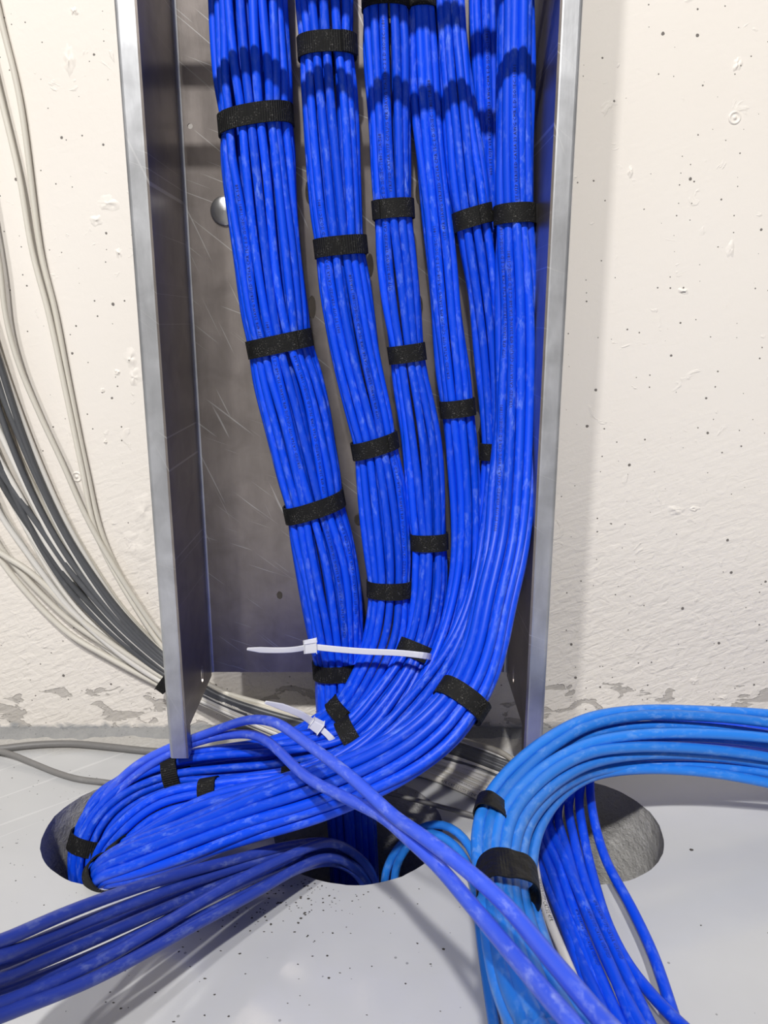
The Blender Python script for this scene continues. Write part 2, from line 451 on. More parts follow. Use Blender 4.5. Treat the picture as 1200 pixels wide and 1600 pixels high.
# back wall: a sheet with real thickness, subdivided near the foot
wall = box('wall_back', (-1.6, WALL_Y, -.02), (1.6, WALL_Y+.1, 1.9), M['wall'])
tag(wall, 'cream painted concrete wall with air pits and peeling paint at its foot', kind='structure')
far = box('wall_front', (-1.6, -2.6, -.02), (1.6, -2.5, 2.6), plain('grey_far_wall', (.55, .53, .51, 1), .7))
tag(far, 'plain grey wall on the far side of the room', kind='structure')
# crumbly mortar seam between wall and floor
V, F = [], []
nx = 520
for i in range(nx+1):
    x = -.8 + 1.6*i/nx
    h = .006 + .003*noise.noise(Vector((x*22, 1, 0))) + .0022*noise.noise(Vector((x*90, 4, 0)))
    d = .012 + .006*noise.noise(Vector((x*16, 7, 0))) + .004*noise.noise(Vector((x*75, 9, 0)))
    V += [(x, WALL_Y, h), (x, WALL_Y-d*.45, h*.75 + .001*noise.noise(Vector((x*150, 2, 3)))), (x, WALL_Y-d, -.0005)]
for i in range(nx):
    for j in range(2):
        a = i*3+j; F.append((a, a+1, a+4, a+3))
seam = mesh_obj('trim_1', V, F, M['mortar'])
tag(seam, 'crumbling grey mortar seam where wall meets floor', kind='structure')
# round plugs and paint blobs that stand out of the wall
def wall_ring(px, py, r):
    c = P(px, py, WALL_Y)
    V, F = [], []; n = 24
    prof = [(r*1.15, .0), (r, -.0009), (r*.82, -.0009), (r*.72, -.0001), (r*.3, -.0003), (r*.22, -.0011), (0.0001, -.0012)]
    for (q, dy) in prof:
        for i in range(n):
            a = 2*math.pi*i/n; V.append((c[0]+q*math.cos(a), WALL_Y+dy, c[2]+q*math.sin(a)))
    for l in range(len(prof)-1):
        for i in range(n):
            j = (i+1) % n; F.append((l*n+i, l*n+j, l*n+n+j, l*n+n+i))
    return mesh_obj('wall_plug', V, F, M['wall'], wall)
wall_ring(1148, 184, .0052); wall_ring(120, 745, .0048)
def wall_blob(px, py, w, h, seed):
    c = P(px, py, WALL_Y); V, F = [], []; nr, n = 5, 18
    for l in range(nr):
        q = 1-l/(nr-1)
        for i in range(n):
            a = 2*math.pi*i/n
            k = 1+.5*noise.noise(Vector((math.cos(a)*1.6, math.sin(a)*1.6, seed)))
            hh = .0022*(1-q*q)*(.5+noise.noise(Vector((math.cos(a)*3*q, math.sin(a)*3*q, seed+5))))
            V.append((c[0]+q*k*w*math.cos(a), WALL_Y-max(0, hh)+.0002, c[2]+q*k*h*math.sin(a)))
    for l in range(nr-1):
        for i in range(n):
            j = (i+1) % n; F.append((l*n+i, l*n+j, l*n+n+j, l*n+n+i))
    return mesh_obj('paint_blob', V, F, M['wall'], wall)
for s, (px, py, w, h) in enumerate([(1142, 390, .005, .008), (1152, 100, .005, .007), (1068, 455, .006, .004), (1055, 797, .011, .006),
                                    (985, 268, .003, .005), (168, 318, .012, .007), (210, 590, .008, .009), (205, 560, .007, .012),
                                    (213, 850, .016, .022), (225, 800, .012, .02), (150, 345, .007, .006), (1085, 795, .006, .003),
                                    (1130, 1090, .008, .004), (1085, 1065, .006, .006), (108, 95, .006, .014), (186, 395, .004, .007), (116, 18, .004, .004), (160, 610, .003, .003), (183, 582, .0036, .0034), (165, 690, .0026, .0026)]):
    wall_blob(px, py, w, h, s*3.7)

# ------------------------------------------------------------------ cable tray
XL, XR, YF, YB = -.1705, .1215, .60, .70
TOP = 1.25
zb = P(600, 1050, YB)[2]; zt = P(600, 1185, YF)[2]
tray = empty('cable_tray', (float((XL+XR)/2), YB, float(zt)))
tag(tray, 'galvanized steel cable tray standing upright against the wall, holding the blue bundles', 'cable tray')
TH = .0018
def circ(cx, cy, rx, ry=None, n=16):
    ry = ry or rx
    return [(cx+rx*math.cos(2*math.pi*i/n), cy+ry*math.sin(2*math.pi*i/n)) for i in range(n)]
def at_back(px, py):
    p = P(px, py, YB); return (p[0], p[2])
bh = [circ(*at_back(297, 197), .0022), circ(*at_back(437, 930), .0028, .004), circ(*at_back(560, 812), .004, .006)]
for px, py in ((483, 300), (488, 480), (578, 415), (655, 480), (655, 300), (745, 660), (745, 560)):
    bh.append(circ(*at_back(px, py), .0032, .010))
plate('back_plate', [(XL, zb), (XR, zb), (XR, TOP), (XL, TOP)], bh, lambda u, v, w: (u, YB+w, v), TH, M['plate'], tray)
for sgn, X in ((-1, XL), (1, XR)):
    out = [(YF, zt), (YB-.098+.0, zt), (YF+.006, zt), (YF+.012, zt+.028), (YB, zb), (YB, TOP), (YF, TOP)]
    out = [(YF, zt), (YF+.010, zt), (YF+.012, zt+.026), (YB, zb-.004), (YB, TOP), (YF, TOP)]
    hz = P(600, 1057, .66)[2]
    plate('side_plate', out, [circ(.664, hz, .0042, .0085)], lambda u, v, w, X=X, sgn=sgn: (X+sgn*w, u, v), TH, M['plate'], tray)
    V, F = [], []
    for z in (zb, TOP):
        for k in range(5):
            a = math.pi/2*k/4
            V.append((X-sgn*(.0028-.0028*math.sin(a)), YB-.0028+.0028*math.cos(a) if False else YB-(.0028-.0028*math.cos(a)), z))
    for k in range(4): F.append((k, k+1, k+6, k+5))
    mesh_obj('bend', V, F, M['lip'], tray)
    # outward lip with a rounded nose and a short return
    x0, w = X, .0165
    prof = []
    for k in range(5):
        a = math.pi/2*k/4; prof.append((x0+sgn*(.003-.003*math.cos(a)), YF+.003-.003*math.sin(a)))
    for k in range(5):
        a = math.pi/2*k/4; prof.append((x0+sgn*(w-.003+.003*math.sin(a)), YF+.003-.003*math.cos(a)))
    prof.append((x0+sgn*w, YF+.010))
    back = [(x0+sgn*(w-TH), YF+.010), (x0+sgn*(w-TH), YF+.004), (x0+sgn*(w-.004), YF+TH), (x0+sgn*.004, YF+TH), (x0+sgn*TH, YF+.004)]
    ring_ = prof + back; n = len(ring_)
    V = []; F = []
    zs = [zt, zt+.0015, zt+.2, zt+.4, TOP]
    for z in zs: V += [(x, y, z) for x, y in ring_]
    for l in range(len(zs)-1):
        for i in range(n):
            j = (i+1) % n; F.append((l*n+i, l*n+j, l*n+n+j, l*n+n+i))
    F.append(tuple(range(n))); F.append(tuple(range((len(zs)-1)*n, len(zs)*n)))
    lp = mesh_obj('lip', V, F, M['lip'], tray, smooth=False)
    bm = bmesh.new(); bm.from_mesh(lp.data); bmesh.ops.recalc_face_normals(bm, faces=bm.faces[:]); bm.to_mesh(lp.data); bm.free()
# mushroom bolt in the back plate
c = P(352, 330, YB); V, F = [], []; n = 24
for q, d in ((.0125, 0), (.0125, -.0012), (.011, -.0022), (.007, -.0036), (.0001, -.0042)):
    V += [(c[0]+q*math.cos(2*math.pi*i/n), YB+d, c[2]+q*math.sin(2*math.pi*i/n)) for i in range(n)]
for l in range(4):
    for i in range(n):
        j = (i+1) % n; F.append((l*n+i, l*n+j, l*n+n+j, l*n+n+i))
mesh_obj('mushroom_bolt', V, F, M['bolt'], tray)
# two guessed rods added out of view to cast shadow bands on the cables
for k, (zr, dz) in enumerate(((.6635, .0), (.7225, -.004))):
    pts = spline([(XL+.001, YF+.004, zr), (-.02, YF+.004, zr+dz/2), (XR-.001, YF+.004, zr+dz)], .05)
    rod = tube_mesh('added_shadow_rod', pts, .0066, M['lip'], seg=14)
    tag(rod, 'added unseen steel rod between the tray sides, casts a shadow band, %s of two' % ('lower' if k == 0 else 'upper'), 'rod', 'added shadow-casting rods')

# ------------------------------------------------------------------ cables
ORD = ['first', 'second', 'third', 'fourth', 'fifth', 'sixth', 'seventh', 'eighth', 'ninth', 'tenth', 'eleventh', 'twelfth', 'thirteenth',
       'fourteenth', 'fifteenth', 'sixteenth', 'seventeenth', 'eighteenth', 'nineteenth', 'twentieth', 'twenty-first', 'twenty-second', 'twenty-third', 'twenty-fourth', 'twenty-fifth', 'twenty-sixth']
def ordw(i, n, a, b):
    if i == 0: return a + 'most'
    if i == n-1: return b + 'most'
    return ORD[i] + ' from ' + a

# ---- print on jackets
_text_cache = {}
def text_flat(body, size):
    key = (body, size)
    if key not in _text_cache:
        cu = bpy.data.curves.new('print', 'FONT'); cu.body = body; cu.size = size; cu.resolution_u = 1
        cu.space_character = 1.12
        o = bpy.data.objects.new('print', cu); COL.objects.link(o)
        dg = bpy.context.evaluated_depsgraph_get(); dg.update()
        me = bpy.data.meshes.new_from_object(o.evaluated_get(dg))
        v = np.array([x.co[:] for x in me.vertices]); f = [tuple(p.vertices) for p in me.polygons]
        bpy.data.objects.remove(o); bpy.data.curves.remove(cu); bpy.data.meshes.remove(me)
        _text_cache[key] = (v, f)
    return _text_cache[key]
def add_print(cable, c, r, body, size, s0, phi, mat, reverse=True):
    """lay the text along the jacket. reverse: the text runs against the cable's direction"""
    v, f = text_flat(body, size)
    s = arclen(c); T, N, S = frames(c)
    y0 = (v[:, 1].max()+v[:, 1].min())/2
    sv = s0 - v[:, 0] if reverse else s0 + v[:, 0]
    if sv.min() < s[0]+.002 or sv.max() > s[-1]-.002: return
    ip = lambda A: np.stack([np.interp(sv, s, A[:, k]) for k in range(3)], 1)
    C, n_, s_ = ip(c), ip(N), ip(S)
    off = (v[:, 1]-y0)/r
    ang = phi + off if reverse else phi - off
    V = C + (r+.00016)*(np.cos(ang)[:, None]*s_ + np.sin(ang)[:, None]*n_)
    o = mesh_obj('jacket_print', V, f, mat, cable, smooth=False)
    return o
TXT = ['VERIFIED CAT6A UTP C(UL)US 4PR 23AWG TIA-568-C.2 E-D ISO/IEC-11801',
       'UTP 4PR 23AWG VERIFIED CAT6A CMR 75C E-D ISO/IEC-11801 TIA-568',
       '0031 FT UTP VERIFIED CAT6A 23 AWG CMR E-D ISO/IEC-11801']

def cable(name, c, r, mat, label, group, cat='cable', seg=10):
    o = tube_mesh(name, c, r, mat, seg=seg)
    return tag(o, label, cat, group)

def to_pt(s):
    """station -> [x,y,z,a,b]; pixel stations carry a width in photo pixels"""
    if s[0] == 'w':
        return np.array(s[1:6], float)
    px, py, Y, w = s[:4]; ratio = s[4] if len(s) > 4 else .8
    p = P(px, py, Y); f = proj(p)[2]
    a = w/2*f/FPX
    return np.array([*p, a, a*ratio])
class Bundle:
    def __init__(self, stations, d, straps=()):
        pts = np.array([to_pt(s) for s in stations])
        c = spline(pts, .006); self.c = smooth_path(c[:, :3], 3); self.a = smooth_path(c[:, 3:4], 3)[:, 0]; self.b = smooth_path(c[:, 4:5], 3)[:, 0]
        self.d = d; self.s = arclen(self.c); self.T, self.N, self.S = frames(self.c)
        self.pp = np.array([proj(p)[:2] for p in self.c])
        self.straps = [self.near(*q) for q in straps]
    def near(self, px, py):
        return int(np.argmin(((self.pp - np.array([px, py]))**2).sum(1)))
    def squeeze(self):
        q = np.ones(len(self.s))*1.03
        for i in self.straps:
            q -= .10*np.exp(-((self.s-self.s[i])/.018)**2)
        return q
    def lay(self, n, phi_lo, phi_hi, mat, lab, group, twist=.3, wander=.07, prints=(), seed=0):
        rg = np.random.RandomState(seed)
        L = self.s[-1]; q = self.squeeze(); tw = twist*np.sin(self.s/L*math.pi*1.7+seed)
        res = []
        for i in range(n):
            # left to right: phi from high to low
            ph = phi_hi + (phi_lo-phi_hi)*(i/(n-1))
            w = np.zeros(len(self.s)); rr = np.zeros(len(self.s))
            for k in range(3):
                lam = rg.uniform(.14, .5)
                w += wander*rg.uniform(.3, 1)*np.sin(self.s/lam*6.283+rg.uniform(0, 6.28))/(k+1)
                rr += .0009*rg.uniform(.3, 1)*np.sin(self.s/rg.uniform(.12, .4)*6.283+rg.uniform(0, 6.28))
            phi = math.radians(ph) + w + tw
            ae = np.maximum(self.a - self.d/2, .003); be = np.maximum(self.b - self.d/2, .003)
            c = self.c + self.S*((ae*q+rr)*np.cos(phi))[:, None] + self.N*((be*q+rr)*np.sin(phi))[:, None]
            c = smooth_path(c, 2)
            o = cable('data_cable', c, self.d/2*.945, mat, lab(i, n), group)
            res.append((o, c))
        for (i, px, py, ti, ph) in prints:
            o, c = res[i]
            pp = np.array([proj(p)[:2] for p in c]); k = int(np.argmin(((pp-np.array([px, py]))**2).sum(1)))
            add_print(o, c, self.d/2*.945, TXT[ti], .0034, arclen(c)[k], math.radians(ph), M['ink_dark'])
        return res

def band(name, C, T, N, S, a, b, width, thick, mat, parent=None, phi0=0, phi1=360, lift=0.0, tilt=0.0, n=56, sup=2.3):
    """flat band round an oval; tilt shears it along the cables"""
    full = (phi1-phi0) >= 360
    V, F, UV = [], [], []
    m = n if full else n+1
    hw = width/2
    prof = [(-hw, 0), (hw, 0), (hw, thick), (-hw, thick)]
    L = 0; last = None
    us = []
    for i in range(m):
        ph = math.radians(phi0+(phi1-phi0)*i/n)
        cs, sn = math.cos(ph), math.sin(ph)
        k = (abs(cs)**sup+abs(sn)**sup)**(-1/sup)
        r0 = np.array([a*k*cs, b*k*sn])
        nrm = np.array([cs/a, sn/b]); nrm /= np.linalg.norm(nrm)
        if last is not None: L += np.linalg.norm(r0-last)
        last = r0; us.append(L)
        for (h, t) in prof:
            q = r0 + nrm*(t+lift)
            V.append(C + S*q[0] + N*q[1] + T*(h + tilt*q[0]))
    seg = n if full else n
    vv = [0, width, width+thick, 2*width]
    for i in range(seg):
        j = (i+1) % m
        u0 = us[i]; u1 = us[i+1] if i+1 < len(us) else us[i]+(us[1]-us[0])
        for k in range(4):
            k2 = (k+1) % 4
            F.append((i*4+k, i*4+k2, j*4+k2, j*4+k))
            UV += [(u0, vv[k]), (u0, vv[k]+(width if k in (0, 2) else thick)), (u1, vv[k]+(width if k in (0, 2) else thick)), (u1, vv[k])]
    if not full:
        F += [(0, 1, 2, 3), tuple((m-1)*4+k for k in (3, 2, 1, 0))]; UV += [(0, 0)]*8
    o = mesh_obj(name, V, F, mat, parent, smooth=False, uvs=UV)
    bm = bmesh.new(); bm.from_mesh(o.data); bmesh.ops.recalc_face_normals(bm, faces=bm.faces[:]); bm.to_mesh(o.data); bm.free()
    return o
def strap(bn, px, py, label, mat='strap', width=.0148, tab=(35, 75), tilt=0.0, grow=.0, group='black straps round the cable bundles'):
    i = bn.near(px, py)
    C = bn.c[i]; q = .935
    a = bn.a[i]*q + .0006 + grow; b = bn.b[i]*q + .0006 + grow
    t = empty('hook_and_loop_strap', tuple(map(float, C)))
    tag(t, label, 'strap', group)
    band('band', C, bn.T[i], bn.N[i], bn.S[i], a, b, width, .0014, M[mat], t, tilt=tilt)
    if tab:
        band('overlap_tab', C, bn.T[i], bn.N[i], bn.S[i], a, b, width*.99, .0014, M[mat], t, phi0=tab[0], phi1=tab[1], lift=.0014, tilt=tilt, n=14)
    return t

D = .0073
TOPY = -160
A = Bundle([(382, TOPY, .666, 124, .82), (388, 0, .666, 120, .82), (400, 190, .666, 119, .82), (418, 400, .666, 106, .82), (437, 537, .666, 104, .82), (465, 660, .666, 104, .82),
            (491, 790, .664, 98, .82), (514, 905, .662, 94, .82), (528, 1042, .658, 78, .85), (532, 1110, .652, 76, .85),
            ('w', -.033, .640, .02, .023, .02), ('w', -.028, .625, -.06, .023, .02), ('w', -.026, .62, -.25, .023, .02)], D,
           [(397, 190), (437, 537), (491, 790), (523, 1042)])
B = Bundle([(500, TOPY, .668, 96), (507, 0, .668, 92), (511, 80, .668, 91), (531, 385, .668, 80), (553, 540, .668, 76), (585, 695, .668, 72), (599, 800, .667, 76), (609, 918, .662, 70), (601, 1000, .655, 70),
            (575, 1060, .645, 66), (540, 1112, .637, 60), (490, 1153, .640, 56), (430, 1180, .645, 56), (330, 1195, .648, 56), (235, 1222, .642, 54),
            ('w', -.262, .628, -.005, .019, .016), ('w', -.258, .622, -.06, .018, .016), ('w', -.25, .62, -.25, .018, .016)], D,
           [(510, 80), (531, 384), (583, 696), (608, 918), (540, 1112)])
Cb = Bundle([(600, TOPY, .670, 76), (603, 0, .670, 74), (607, 150, .670, 70), (615, 327, .670, 62), (624, 440, .670, 62), (636, 553, .670, 56), (658, 700, .669, 62), (671, 845, .664, 56), (668, 940, .656, 56),
            (650, 1018, .642, 56), (608, 1090, .62, 62), (551, 1154, .603, 66), (450, 1183, .607, 64), (350, 1194, .617, 64), (275, 1204, .622, 62), (205, 1232, .620, 60),
            (158, 1275, .609, 58), ('w', -.268, .598, -.03, .018, .016), ('w', -.262, .597, -.10, .018, .016), ('w', -.26, .6, -.25, .018, .016)], D,
           [(600, 5), (615, 327), (635, 553), (670, 842), (650, 1018), (551, 1155), (275, 1205)])
Dd = Bundle([(655, TOPY, .674, 46, .95), (658, 0, .674, 46, .95), (668, 200, .674, 50, .95), (690, 400, .674, 48, .95), (702, 520, .674, 48, .95), (715, 638, .673, 52, .95), (729, 800, .669, 50, .95), (724, 920, .655, 50, .95), (700, 1020, .632, 52, .95),
            (650, 1108, .600, 54, .95), (570, 1178, .578, 52, .9), (460, 1222, .570, 50), (330, 1242, .571, 50), (250, 1262, .572, 52), (202, 1300, .566, 54),
            ('w', -.238, .573, -.02, .018, .016), ('w', -.232, .577, -.08, .018, .016), ('w', -.23, .58, -.25, .018, .016)], D,
           [(657, 5), (715, 638), (460, 1228), (330, 1240)])
Eb = Bundle([(696, TOPY, .672, 48, .9), (704, 0, .672, 48, .9), (720, 200, .670, 56, .9), (738, 340, .668, 58, .9), (753, 450, .672, 52, .9), (770, 590, .676, 50, .9), (776, 705, .676, 46, .9), (770, 820, .664, 46, .9), (750, 930, .636, 48, .9),
            (704, 1040, .60, 52, .9), (636, 1126, .566, 54, .9), (540, 1200, .546, 54, .85), (430, 1243, .541, 54, .85), (310, 1276, .545, 56, .85), (225, 1325, .546, 60, .9),
            ('w', -.229, .553, -.015, .018, .016), ('w', -.222, .562, -.08, .018, .016), ('w', -.22, .565, -.25, .018, .016)], D,
           [(737, 340), (770, 705)])
Fb = Bundle([(806, TOPY, .656, 62, 1.0), (806, 0, .656, 60, 1.0), (804, 180, .656, 60, 1.0), (804, 337, .655, 62, 1.0), (809, 500, .650, 64, 1.0), (808, 640, .64, 70, .95), (802, 750, .625, 74, .9), (792, 850, .606, 70, .88), (771, 940, .578, 72, .85), (752, 1025, .545, 76, .8),
            (721, 1094, .518, 82, .74), (668, 1153, .502, 82, .72), (590, 1202, .497, 80, .72), (490, 1243, .500, 80, .72), (390, 1275, .506, 76, .74), (290, 1314, .514, 72, .78), (205, 1348, .520, 66, .8), (160, 1366, .531, 54, .9),
            ('w', -.234, .548, -.025, .017, .016), ('w', -.23, .556, -.07, .017, .016), ('w', -.228, .56, -.25, .017, .016)], D+.0009,
           [(803, 337), (722, 1095), (160, 1362)])
G = Bundle([(757, TOPY, .684, 52, .6), (757, 0, .684, 52, .6), (762, 150, .684, 46, .6), (768, 300, .684, 40, .6), (778, 450, .685, 36, .6), (788, 600, .686, 34, .6), (784, 720, .683, 34, .6), (770, 840, .672, 36, .6), (746, 940, .646, 38, .6),
            (702, 1042, .612, 40, .6), (636, 1128, .580, 42, .6), (540, 1196, .562, 42, .6), (430, 1238, .556, 42, .6), (310, 1268, .558, 42, .6), (232, 1312, .558, 42, .6),
            ('w', -.226, .560, -.02, .014, .010), ('w', -.222, .57, -.08, .014, .010), ('w', -.22, .57, -.25, .014, .010)], D, [])

def lab_t(desc):
    return lambda i, n: 'blue data cable, %s %s' % (ordw(i, n, 'left', 'right'), desc)
A.lay(14, -28, 208, M['blue'], lab_t('in the widest bundle at the left of the tray'), 'cables of the widest tray bundle', .25, .07, seed=1,
      prints=[(6, 480, 735, 0, 88), (8, 520, 770, 1, 82), (9, 545, 960, 2, 75), (5, 440, 520, 1, 95), (7, 520, 1000, 0, 85)])
B.lay(10, -28, 208, M['blue'], lab_t('in the second bundle from the left tray side'), 'cables of the second tray bundle', .3, .08, seed=2,
      prints=[(5, 590, 650, 1, 88), (3, 530, 520, 2, 105), (6, 610, 900, 0, 85)])
Cb.lay(8, -28, 208, M['blue'], lab_t('in the third bundle counted from the left tray side'), 'cables of the third tray bundle', .35, .1, seed=3,
      prints=[(2, 620, 450, 1, 105), (3, 600, 300, 0, 95)])
Dd.lay(7, -28, 208, M['blue'], lab_t('in the slim fourth tray bundle'), 'cables of the fourth tray bundle', .3, .12, seed=4,
      prints=[(2, 700, 590, 0, 105), (3, 690, 380, 1, 100)])
Eb.lay(7, -28, 208, M['blue'], lab_t('in the bundle that slants in behind the rightmost one'), 'cables of the slanting tray bundle', .3, .1, seed=5)
G.lay(5, 10, 170, M['blue'], lab_t('of the unstrapped cables deep between the two right bundles'), 'unstrapped cables deep in the tray', .2, .1, seed=6,
      prints=[(2, 770, 280, 2, 90)])
Fb.lay(9, -32, 212, M['blue'], lab_t('in the rightmost bundle, the one nearest the viewer'), 'cables of the rightmost tray bundle', .25, .07, seed=8,
      prints=[(2, 800, 560, 1, 105), (3, 806, 640, 0, 98), (2, 785, 830, 2, 105), (4, 800, 330, 2, 90)])

for bn, k, desc, sd in ((A, 5, 'widest bundle at the left of the tray', 31), (B, 3, 'second bundle from the left tray side', 32), (Cb, 2, 'third bundle from the left tray side', 33),
                        (Dd, 2, 'slim fourth tray bundle', 34), (Eb, 2, 'slanting bundle beside the rightmost one', 35), (Fb, 3, 'rightmost tray bundle', 36)):
    a0, b0 = bn.a.copy(), bn.b.copy(); bn.a = bn.a*.52+.0015; bn.b = bn.b*.5+.0015
    bn.lay(k, 20, 160, M['blue'], lambda i, n: 'blue cable deep inside the %s, seen through gaps' % desc, 'cables deep inside the ' + desc, .2, .05, seed=sd)
    bn.a, bn.b = a0, b0

# straps
strap(A, 397, 190, 'ribbed black strap high on the widest bundle, topmost of its four', tab=None, tilt=-.12)
strap(A, 437, 537, 'black strap halfway up the widest bundle with a square overlap at right', 'strap_fuzzy', tab=(25, 58), tilt=-.05)
strap(A, 491, 790, 'black strap on the widest bundle, third from the top', 'strap_fuzzy', tab=(30, 85), tilt=-.13)
strap(A, 523, 1042, 'black strap on the widest bundle just below the long zip tie', 'strap', tab=None)
strap(B, 510, 80, 'ribbed black strap topmost on the second tray bundle', tab=(15, 60))
strap(B, 531, 384, 'ribbed black strap on the second tray bundle, second from top', tab=(10, 85))
strap(B, 583, 696, 'black strap on the second tray bundle, third from top', 'strap_fuzzy', tab=(20, 60), tilt=-.12)
strap(B, 608, 918, 'black strap on the second tray bundle above its bend', 'strap_fuzzy', tab=(60, 100))
strap(B, 540, 1112, 'fuzzy black strap on the second bundle where it bends left', 'strap_fuzzy', tab=(80, 130))
strap(Cb, 600, 4, 'black strap on the third tray bundle cut by the top edge', 'strap_fuzzy', tab=None)
strap(Cb, 615, 327, 'black strap on the third tray bundle near its upper third', 'strap_fuzzy', tab=(130, 165))
strap(Cb, 635, 553, 'lint-covered black strap on the third tray bundle at mid height', 'strap_fuzzy', tab=None)
strap(Cb, 670, 842, 'black strap on the third tray bundle above its bend', 'strap_fuzzy', tab=(40, 90))
strap(Cb, 650, 1018, 'fuzzy black strap on the third bundle under the long zip tie', 'strap_fuzzy', tab=(40, 80))
strap(Cb, 551, 1154, 'fuzzy black strap lying aslant where the third bundle turns level', 'strap_fuzzy', tab=(60, 110))
strap(Cb, 277, 1203, 'black strap directly below the tip of the left steel lip', tab=None)
strap(Dd, 657, 5, 'black strap on the slim fourth bundle cut by the top edge', 'strap_fuzzy', tab=None)
strap(Dd, 715, 638, 'fuzzy black strap on the slim fourth tray bundle', 'strap_fuzzy', tab=(40, 90))
strap(Dd, 462, 1226, 'black strap half hidden between sweeping bundles below the loose cables', 'strap_fuzzy', tab=None)
strap(Dd, 331, 1242, 'ribbed black strap on the sweeping cables right of the left lip', tab=None)
strap(Eb, 737, 340, 'fuzzy black strap on the slanting bundle beside the rightmost one', 'strap_fuzzy', tab=(30, 80), tilt=-.1)
strap(Eb, 773, 705, 'small square of black strap peeking out behind the rightmost bundle', 'strap_fuzzy', tab=(120, 175))
strap(Fb, 803, 337, 'black strap on the rightmost bundle beside the steel side', 'strap_fuzzy', tab=(0, 20))
strap(Fb, 722, 1095, 'fuzzy black strap on the rightmost bundle where it swings left', 'strap_fuzzy', tab=(-25, 40))
strap(Fb, 158, 1364, 'black strap at the near rim of the left floor hole', 'strap_fuzzy', tab=None)
strap(Cb, 140, 1320, 'black strap down inside the left floor hole', tab=None)
strap(Eb, 197, 1338, 'black strap bunched on cables entering the left floor hole', 'strap_fuzzy', tab=None)

# ---- white and grey cables on the wall, running behind the tray to the right floor hole
def poly_cable(stations, step=.007, sm=2, pre=0, post=0):
    """pre / post: carry the cable on past its first / last station ('wall' keeps its line, 'floor' sinks to the floor)"""
    pts = [P(*s) if s[0] != 'w' else np.array(s[1:4], float) for s in stations]
    def onward(p, q, how):
        d = p-q; d /= np.linalg.norm(d); out = []
        for k in range(4):
            n = (out[-1] if out else p) + d*.10
            if how == 'floor': n[2] = .006+(max(.006, (out[-1] if out else p)[2])-.006)*.45
            out.append(n)
        return out
    if post: pts = pts + onward(pts[-1], pts[-2], post)
    if pre: pts = onward(pts[0], pts[1], pre)[::-1] + pts
    return smooth_path(spline(np.array(pts), step), sm)
upper = [(-30, 440), (0, 551), (28, 639), (60, 722), (102, 812), (150, 893), (190, 950), (252, 1016)]
lower = [(-40, 830), (0, 884), (36, 918), (69, 950), (112, 990), (162, 1022), (205, 1047), (258, 1074)]
tailu = [(330, 1078), (410, 1108), (500, 1130), (600, 1140), (700, 1151), (800, 1186), (872, 1222)]
taill = [(330, 1104), (400, 1136), (490, 1172), (590, 1196), (670, 1213), (745, 1244), (818, 1278)]
kinds = ['cream', 'white', 'grey', 'cream', 'grey', 'white', 'grey', 'grey', 'white', 'cream', 'grey', 'white', 'grey', 'white', 'cream', 'white', 'cream', 'white', 'white', 'cream']
NW = len(kinds)
rgw = np.random.RandomState(5)
g_ = [i for i in range(NW) if kinds[i] == 'grey']; w_ = [i for i in range(NW) if kinds[i] != 'grey']
seq = w_[:2] + g_[:5] + w_[2:4] + g_[5:] + w_[4:]          # order in which they lie below the tray
tu = np.zeros(NW)
for k, i in enumerate(seq): tu[i] = k/(NW-1)
wl = []
for i, kd in enumerate(kinds):
    u1 = i/(NW-1)
    # fan-out at the left edge is uneven and crosses over
    u0 = min(1, max(0, u1 + rgw.uniform(-.22, .22)))
    st = []
    layer = .013 if kd == 'grey' else (i % 3)*.006
    for k in range(8):
        f = k/7; u = u0*(1-f)+u1*f + .05*math.sin(f*6+i*1.9)*(1-f)
        a, b = upper[k], lower[k]
        st.append((a[0]*(1-u)+b[0]*u, a[1]*(1-u)+b[1]*u, WALL_Y-.0045-layer*(1-.2*f)))
    for k in range(7):
        f = min(1, (k+1)/3); u = tu[i] + .012*math.sin(k*1.3+i)
        a, b = tailu[k], taill[k]
        px, py = a[0]*(1-u)+b[0]*u, a[1]*(1-u)+b[1]*u
        Y = [.735, .722, .712, .703, .694, .676, .648][k] - (.010 if kd == 'grey' or i in seq[7:9] else layer*.7)*(1-.12*k)
        zf = P(px, py, Y)[2]
        if zf < .004: Y = Y*(CAM_H-.004)/(CAM_H-zf)
        st.append((px, py, Y))
    e = P(*st[-1])
    st.append(('w', .150+.012*rgw.rand(), .618-.02*u1, -.035)); st.append(('w', .158, .60, -.2))
    c = poly_cable(st, pre='wall')
    r = .0030 if kd != 'grey' else .0031
    name = {'cream': 'cream', 'white': 'white', 'grey': 'dark grey'}[kd]
    o = cable('wall_cable', c, r, M[kd], '%s thin cable, %s of the bunch curving down the left wall' % (name, ordw(i, NW, 'upper', 'lower')), 'thin cables on the left wall', seg=8)
    wl.append((o, c, kd, r))
for idx, px, py, txt in ((seq[7], 322, 1098, 'DATATRON  ROHS1'), (seq[8], 385, 1148, '4PR 24AWG UTP'), (seq[-1], 690, 1205, '4PR CAT.5E UTP LSZH'), (seq[-3], 700, 1195, 'UTP CAT.5E 24AWG'), (seq[11], 400, 1112, 'UTP CAT.5E LSZH')):
    o, c, kd, r = wl[idx]
    pp = np.array([proj(p)[:2] for p in c]); k = int(np.argmin(abs(pp[:, 0]-px)))
    add_print(o, c, r, txt, .0036, arclen(c)[k], math.radians(90), M['ink_black'], reverse=False)
